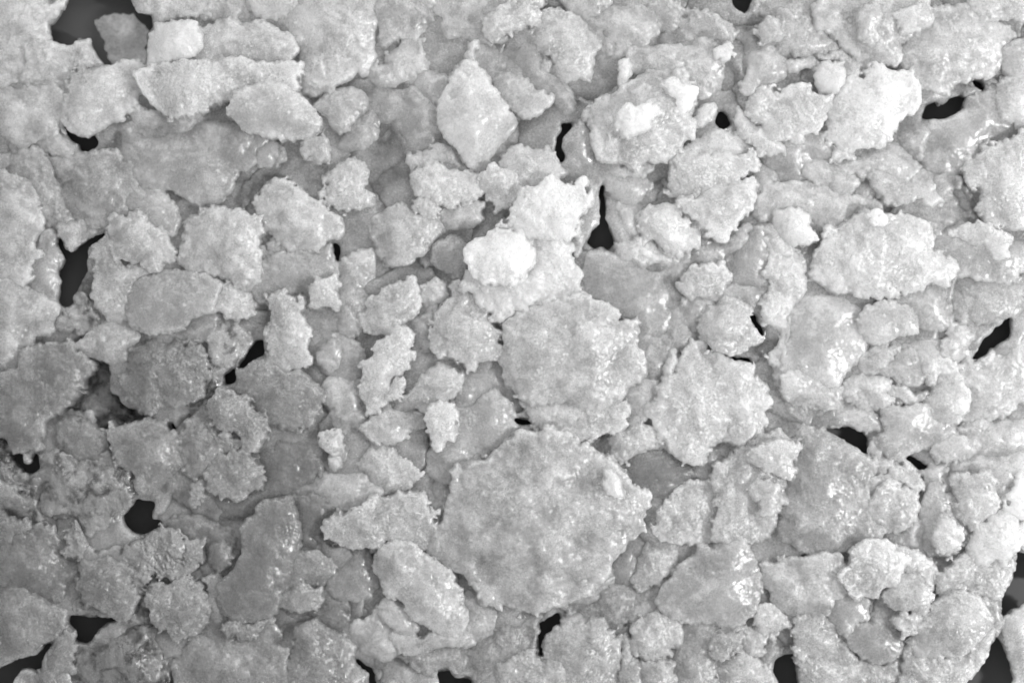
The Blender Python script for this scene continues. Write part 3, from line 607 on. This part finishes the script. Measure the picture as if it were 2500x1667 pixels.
# ------------------------------------------------------------------ read the outlines
ORG = {c + str(i): (x, y) for c, y in (('A', 0), ('B', 550), ('C', 1067)) for i, x in enumerate((0, 600, 1200, 1800))}
def parse(tile, s):
    pts = [tuple(map(float, q.split(','))) for q in s.split()]
    if tile == 'F': return [(x * 1.063, y * 1.063) for x, y in pts]
    ox, oy = ORG[tile]
    return [(ox + x / 2.6133, oy + y / 2.6133) for x, y in pts]
chunks = []
for ln in CHUNKS.strip().splitlines():
    tile, lay, shade, rough, lab, pts = ln.split('|')
    chunks.append(dict(lay=int(lay), shade=int(shade), rough=int(rough), lab=lab, poly=parse(tile, pts), tongue='tongue;pointing up' in lab))
holes = [parse(*ln.split('|')) for ln in HOLES.strip().splitlines()]

# low lumps of the bottom layer, one per cell of a jittered grid (what the traced lumps lie on)
SP = 205.0
seeds = []
for a in range(-1, 14):
    for b in range(-1, 10):
        seeds.append((a * SP - 60 + random.uniform(-70, 70) + (b % 2) * SP / 2, b * SP * .92 - 30 + random.uniform(-65, 65)))
def tone_at(x, y):
    best = min(chunks, key=lambda c: (sum(p[0] for p in c['poly']) / len(c['poly']) - x) ** 2 + (sum(p[1] for p in c['poly']) / len(c['poly']) - y) ** 2)
    return best['shade']
low = []
for i, (sx, sy) in enumerate(seeds):
    if not (-190 < sx < W + 190 and -190 < sy < H + 190): continue
    poly = [(sx - 170, sy - 170), (sx + 170, sy - 170), (sx + 170, sy + 170), (sx - 170, sy + 170)]
    for j, (tx, ty) in enumerate(seeds):
        if j == i or math.hypot(tx - sx, ty - sy) > 480: continue
        dx, dy = tx - sx, ty - sy; L_ = math.hypot(dx, dy); dx /= L_; dy /= L_
        lim = L_ / 2 + 14
        out = []
        for k in range(len(poly)):
            p, q = poly[k], poly[(k + 1) % len(poly)]
            dp = lim - ((p[0] - sx) * dx + (p[1] - sy) * dy); dq = lim - ((q[0] - sx) * dx + (q[1] - sy) * dy)
            if dp >= 0: out.append(p)
            if (dp >= 0) != (dq >= 0):
                t = dp / (dp - dq); out.append((p[0] + (q[0] - p[0]) * t, p[1] + (q[1] - p[1]) * t))
        poly = out
        if not poly: break
    if len(poly) > 2 and tone_at(sx, sy) > 1:
        low.append(dict(lay=0, shade=3, rough=random.choice((0, 1, 1, 2)), lab='', poly=poly, tongue=False))
order = low + sorted(chunks, key=lambda c: c['lay'])

# ------------------------------------------------------------------ stacking map, 6 px cells
GR, GM = 6.0, 260
gx = np.arange(-GM, W + GM, GR); gy = np.arange(-GM, H + GM, GR)
GX, GY = np.meshgrid(gx, gy, indexing='ij')
GH = np.zeros(GX.shape, np.float32)
GID = np.full(GX.shape, -1, np.int32)
GHOLE = np.full(GX.shape, -1e6, np.float32)
for hp in holes: GHOLE = np.maximum(GHOLE, poly_sdf(GX, GY, hp))

def smooth(a, lo, hi):
    t = np.clip((a - lo) / (hi - lo), 0, 1); return t * t * (3 - 2 * t)

for ci, c in enumerate(order):
    poly = rounded(c['poly']) if c['lay'] else c['poly']
    xs = [p[0] for p in poly]; ys = [p[1] for p in poly]
    x0, x1, y0, y1 = min(xs), max(xs), min(ys), max(ys)
    r = random.Random(ci * 13 + 5)
    o = [(r.random() * 64, r.random() * 64, r.random() * 64) for _ in range(6)]
    # footprint on the map
    ii = slice(max(0, int((x0 + GM) / GR)), int((x1 + GM) / GR) + 2); jj = slice(max(0, int((y0 + GM) / GR)), int((y1 + GM) / GR) + 2)
    sd = poly_sdf(GX[ii, jj], GY[ii, jj], poly)
    dmax = max(8.0, float(sd.max()))
    T = (12 + 0.42 * dmax) if c['lay'] else 26.0
    T = min(T, 92)
    if 'kite' in c['lab']: T *= 1.6
    ins = sd > 0
    if c['lay'] == 0: zc = 42.0 + r.uniform(-8, 8)
    else:
        under = GH[ii, jj][ins]
        zc = float(np.percentile(under, 80 if c['lay'] < 4 else 93)) - T * 0.44 + (2, 2, 5, 13, 19, 24, 27, 24)[c['lay']] if under.size else 60
    # lumpy plan of the top surface
    tx, ty = (min(.12, 9 / (q * .5)) * r.uniform(-1, 1) for q in (x1 - x0, y1 - y0))
    mx, my = sum(xs) / len(xs), sum(ys) / len(ys)
    dome = 0.62 + 0.38 * smooth(sd, 0, dmax)
    top = zc + T * (0.46 + 0.54 * smooth(sd, -dmax * .28, dmax * 1.0)) * smooth(sd, -8, 12) + (tx * (GX[ii, jj] - mx) + ty * (GY[ii, jj] - my)) * (sd > 0)
    cur = GH[ii, jj]
    c['U'] = cur.copy(); c['UX'] = gx[ii][0]; c['UY'] = gy[jj][0]
    up = ins & (top > cur)
    cut = not (c['tongue'] or 'pointed lump' in c['lab'])
    if cut: up &= GHOLE[ii, jj] < 0
    cur[up] = top[up]; GID[ii, jj][up] = ci
    bot = T * .8 if c['lay'] == 0 else max(T * .5, zc - float(np.percentile(under, 12)) + 12) if under.size else T
    c.update(bot=bot, zc=zc, T=T, tx=tx, ty=ty, mx=mx, my=my, dmax=dmax, polyr=poly, o=o, r=r, cut=cut, bb=(x0, x1, y0, y1))

vis = np.bincount(GID[(GX > -20) & (GX < W + 20) & (GY > -20) & (GY < H + 20)].ravel() + 1, minlength=len(order) + 1)[1:]

# ------------------------------------------------------------------ names and labels
SH = ['very dark', 'dark', 'dim grey', 'dull grey', 'grey', 'light grey', 'pale', 'whitish', 'white', 'glaring white']
TX = ['smooth', 'frosty', 'gritty']
for c in order:
    if c['lab']:
        c['short'], cl = c['lab'].split(';')
        c['label'] = c['short'] + ', ' + cl
land = [c for c in order if c['lab']]
used = set(c['label'] for c in land)
def rel(a, b):
    dx, dy = a['mx'] - b['mx'], a['my'] - b['my']
    if abs(dx) > 1.6 * abs(dy): return 'right of' if dx > 0 else 'left of'
    if abs(dy) > 1.6 * abs(dx): return 'below' if dy > 0 else 'above'
    return ('below ' if dy > 0 else 'above ') + ('right of' if dx > 0 else 'left of')
for c in order:
    if c['lab']: continue
    if c['lay'] == 0: continue
    near = sorted(land, key=lambda q: (q['mx'] - c['mx']) ** 2 + (q['my'] - c['my']) ** 2)[:8]
    head = SH[c['shade']] + ' ' + TX[c['rough']] + ' ice'
    done = False
    for a in range(len(near)):
        for b in range(a + 1, len(near)):
            t = f"{head} {rel(c, near[a])} {near[a]['short']}, {rel(c, near[b])} {near[b]['short']}"
            if len(t.replace('-', ' ').split()) <= 16 and t not in used:
                used.add(t); c['label'] = t; done = True; break
        if done: break
    if not done: c['label'] = head + ' lump resting in the pile'

# ------------------------------------------------------------------ build every lump
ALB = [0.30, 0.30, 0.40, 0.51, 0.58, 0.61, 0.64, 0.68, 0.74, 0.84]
def link_mesh(V, q, c, ci, loc, kind='ice_chunk', frost=None):
    me = bpy.data.meshes.new(kind)
    me.vertices.add(len(V)); me.vertices.foreach_set('co', V.astype(np.float32).ravel())
    me.loops.add(q.size); me.loops.foreach_set('vertex_index', q.astype(np.int32).ravel())
    me.polygons.add(len(q))
    me.polygons.foreach_set('loop_start', np.arange(0, q.size, 4, dtype=np.int32))
    me.update(calc_edges=True)
    me.polygons.foreach_set('use_smooth', np.ones(len(q), bool))
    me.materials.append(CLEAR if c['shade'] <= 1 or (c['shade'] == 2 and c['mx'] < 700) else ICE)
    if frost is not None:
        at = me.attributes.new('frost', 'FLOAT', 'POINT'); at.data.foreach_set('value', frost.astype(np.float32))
    ob = bpy.data.objects.new(kind, me)
    scene.collection.objects.link(ob)
    ob.location = loc
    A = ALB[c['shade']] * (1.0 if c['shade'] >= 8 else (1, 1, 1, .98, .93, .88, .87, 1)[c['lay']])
    if c['mx'] < 800 and c['my'] > 850 and c['lay']: A *= .72      # darker colour for chunks in this corner of the pile
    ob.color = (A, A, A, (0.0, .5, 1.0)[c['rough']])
    ob['label'] = c['label']; ob['category'] = 'ice chunk'; ob['kind'] = 'thing'
    ob['group'] = 'lumps of ice in the pile'
    return ob
count = 0; bed_v = []; bed_q = []; bed_n = 0
for ci, c in enumerate(order):
    if vis[ci] < 4 and c['lay'] < 2: continue
    x0, x1, y0, y1 = c['bb']; zc, T, o = c['zc'], c['T'], c['o']; r = c['r']
    big = (x1 - x0) * (y1 - y0)
    h = 3.4 if c['lay'] < 3 else 2.6 if big < 60000 else 3.2
    if c['lay'] == 0: h = 6.5
    pad = 16
    X = np.arange(x0 - pad, x1 + pad, h, dtype=np.float32); Y = np.arange(y0 - pad, y1 + pad, h, dtype=np.float32)
    tilt = abs(c['tx']) * (x1 - x0) / 2 + abs(c['ty']) * (y1 - y0) / 2
    Z = np.arange(-c['bot'] - tilt - 16, T + tilt + 20, h, dtype=np.float32)
    PX, PY = np.meshgrid(X, Y, indexing='ij')
    # ragged plan: the outline is warped before it is measured
    s0 = PX * 0; g = c['rough']
    wk = (2.5, 5.5, 7)[g]
    wx = wk * N(PX, PY, s0, 70, o[0]) + (2.2 + .7 * g) * N(PX, PY, s0, 24, o[1]) + (1.0 + .5 * g) * N(PX, PY, s0, 11, o[4])
    wy = wk * N(PY, PX, s0, 70, o[1]) + (2.2 + .7 * g) * N(PY, PX, s0, 24, o[0]) + (1.0 + .5 * g) * N(PY, PX, s0, 11, o[5])
    sd = poly_sdf(PX + wx * .8, PY + wy * .8, c['polyr'])
    sd = sd + (1.8 + 1.4 * g) * (0.55 - C(PX, PY, s0, 19, o[2])) + (1.3 + .6 * g) * (0.55 - C(PX, PY, s0, 10, o[3]))
    sd = sd + (7 if c['lay'] <= 2 else 4)
    hd = np.full(PX.shape, 1e6, np.float32)
    if c['cut']:
        for hp in holes:
            hx = [p[0] for p in hp]; hy = [p[1] for p in hp]
            if max(hx) > x0 - 40 and min(hx) < x1 + 40 and max(hy) > y0 - 40 and min(hy) < y1 + 40:
                hd = np.minimum(hd, -poly_sdf(PX + wx * .4, PY + wy * .4, hp))
        sd = np.minimum(sd, hd - 5)
    smax = max(8., float(sd.max()))
    Tl = T * ((0.46 + 0.54 * smooth(sd, -smax * .28, smax * 1.0)) if c['lay'] else 1.0) + (2.2 + .9 * g) * N(PX, PY, s0, 110, o[3]) + (0.3 + .6 * g) * N(PX, PY, s0, 42, o[4])
    # broken ledges: the surface climbs in thin crusty steps
    tq = 1.1 * N(PX, PY, s0, 190, o[1]) + .35 * N(PX, PY, s0, 60, o[5]) + .10 * N(PX, PY, s0, 18, o[2])
    st = np.floor(tq) + smooth(tq - np.floor(tq), .42, .58)
    Tl = Tl + (.5, 1.8, 4.0)[g] * (st - .5) * smooth(sd, 6, 26) * (c['lay'] > 0)
    R = np.minimum(Tl * 0.7, 7 + .07 * T)
    # chipped facets: planes leaning outwards that cut the shoulder
    cutz = np.full(PX.shape, 1e5, np.float32)
    for _ in range(r.choice((2, 3, 4)) if c['lay'] else 1):
        a = r.uniform(0, 6.283); sl = r.uniform(.25, .9)
        d0 = r.uniform(.45, .85) * ((x1 - x0) * abs(math.cos(a)) + (y1 - y0) * abs(math.sin(a))) / 2
        cutz = np.minimum(cutz, T * r.uniform(.8, 1.0) - sl * ((PX - c['mx']) * math.cos(a) + (PY - c['my']) * math.sin(a) - d0))
    cutz = np.maximum(cutz, T * (.6 if c['lay'] < 5 else .78))
    LIT = {'white kite-shaped slab': (.62, 1.1, 36), 'bright-lipped lump': (.0, .9, 36), 'glistening vase lump': (.9, .8, 40),
           'cup-shaped lump': (.4, .9, 34), 'pale pointed lump': (1.2, .7, 40), 'leaning pillar slab': (.3, 1.0, 55), 'tall veiled lump': (.3, .8, 70)}
    if c['lab'] and c['short'] in LIT:         # one broad clean face on the lower right side
        a, sl, d0 = LIT[c['short']]
        cutz = np.minimum(cutz, np.maximum(T * .2, T * .95 - sl * ((PX - c['mx']) * math.cos(a) + (PY - c['my']) * math.sin(a) - d0)))
    Tl = -np.logaddexp(-Tl / 5, -cutz / 5) * 5 + (1.5 if c['lay'] else 0)
    tp = c['tx'] * (PX - c['mx']) + c['ty'] * (PY - c['my'])
    zz = Z[None, None, :] - tp[..., None]
    # melted foot: where the chunk touches what lies under it the two have frozen together
    if c['lay']:
        ui = np.clip(((PX - c['UX']) / GR), 0, c['U'].shape[0] - 1.01); uj = np.clip(((PY - c['UY']) / GR), 0, c['U'].shape[1] - 1.01)
        i0 = ui.astype(int); j0 = uj.astype(int); fu = ui - i0; fv = uj - j0; U0 = c['U']
        UU = (U0[i0, j0] * (1 - fu) + U0[i0 + 1, j0] * fu) * (1 - fv) + (U0[i0, j0 + 1] * (1 - fu) + U0[i0 + 1, j0 + 1] * fu) * fv
        foot = 6.5 * np.exp(-np.maximum(Z[None, None, :] + zc - UU[..., None] - 1, 0) / 5.5) * (hd > 14)[..., None]
    else: foot = 0.0
    qx = R[..., None] - sd[..., None] - foot
    qz = np.abs(zz) - np.where(zz > 0, Tl[..., None], c['bot']) + R[..., None]
    f = R[..., None] - np.sqrt(np.maximum(qx, 0) ** 2 + np.maximum(qz, 0) ** 2) - np.minimum(np.maximum(qx, qz), 0) - 0
    f = f.astype(np.float32)
    band = np.abs(f) < 26
    bi, bj, bk = np.nonzero(band)
    bx, by, bz = X[bi], Y[bj], Z[bk]
    edge = smooth(sd[bi, bj], 26, 4)
    m = np.maximum(smooth(N(bx, by, bz, 75, o[5]) + (-1.7, -1.0, .0)[g], -.5, .6), .40 * edge)   # crusted patches
    dn = (0.2 + .35 * g) * N(bx, by, bz, 30, o[0])
    dn += (0.55 - C(bx, by, bz, 60, o[3])) * (.2 + .6 * g)
    if c['lay']:
        dn += (0.55 - C(bx, by, bz, 19, o[1])) * (0.05 + (1.6, 2.2, 3.0)[g] * m)
        dn += N(bx, by, bz, 9, o[2]) * (.10 + .9 * m)
    f[bi, bj, bk] += dn
    # closed at the border of the grid
    f[0] = f[-1] = -5; f[:, 0] = f[:, -1] = -5; f[:, :, 0] = f[:, :, -1] = -5
    v, q = surface_nets(f, np.array([X[0], Y[0], Z[0]]), h)
    if not len(q): continue
    # to metres, at its own height, so that it stands where the lens saw it
    k = (CAMZ - zc) / CAMZ
    ox, oy = (c['mx'] - CX) * k * S, (CY - c['my']) * k * S
    V = np.empty_like(v)
    V[:, 0] = (v[:, 0] - c['mx']) * k * S
    V[:, 1] = -(v[:, 1] - c['my']) * k * S
    V[:, 2] = v[:, 2] * S
    q = q[:, ::-1]
    vi = np.clip(((v[:, 0] - X[0]) / h).astype(int), 0, len(X) - 1); vj = np.clip(((v[:, 1] - Y[0]) / h).astype(int), 0, len(Y) - 1)
    frost = np.exp(-np.maximum(sd[vi, vj], 0) / 15.0)  # mask of the painted rim highlight, fading inwards
    if c['lay'] == 0:                      # the loose bed under the chunks is one mass
        V += np.array([ox, oy, zc * S]); bed_v.append(V); bed_q.append(q + bed_n); bed_n += len(V)
        continue
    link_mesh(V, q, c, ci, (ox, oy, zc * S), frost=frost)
    count += len(q)
c = dict(shade=3, lay=0, rough=1, label='', mx=1250, my=800)
ob = link_mesh(np.concatenate(bed_v), np.concatenate(bed_q), c, 0, (0, 0, 0), 'crushed_ice')
del ob['category'], ob['group']
ob['kind'] = 'stuff'; ob['label'] = 'bed of loose grey crushed ice low in the pile, seen between the chunks'
for c in order:
    if len(c.get('label', '').replace('-', ' ').split()) > 16: print('LONG', c['label'])
print('faces', count, 'lumps', len(order), 'max height', float(GH.max()))
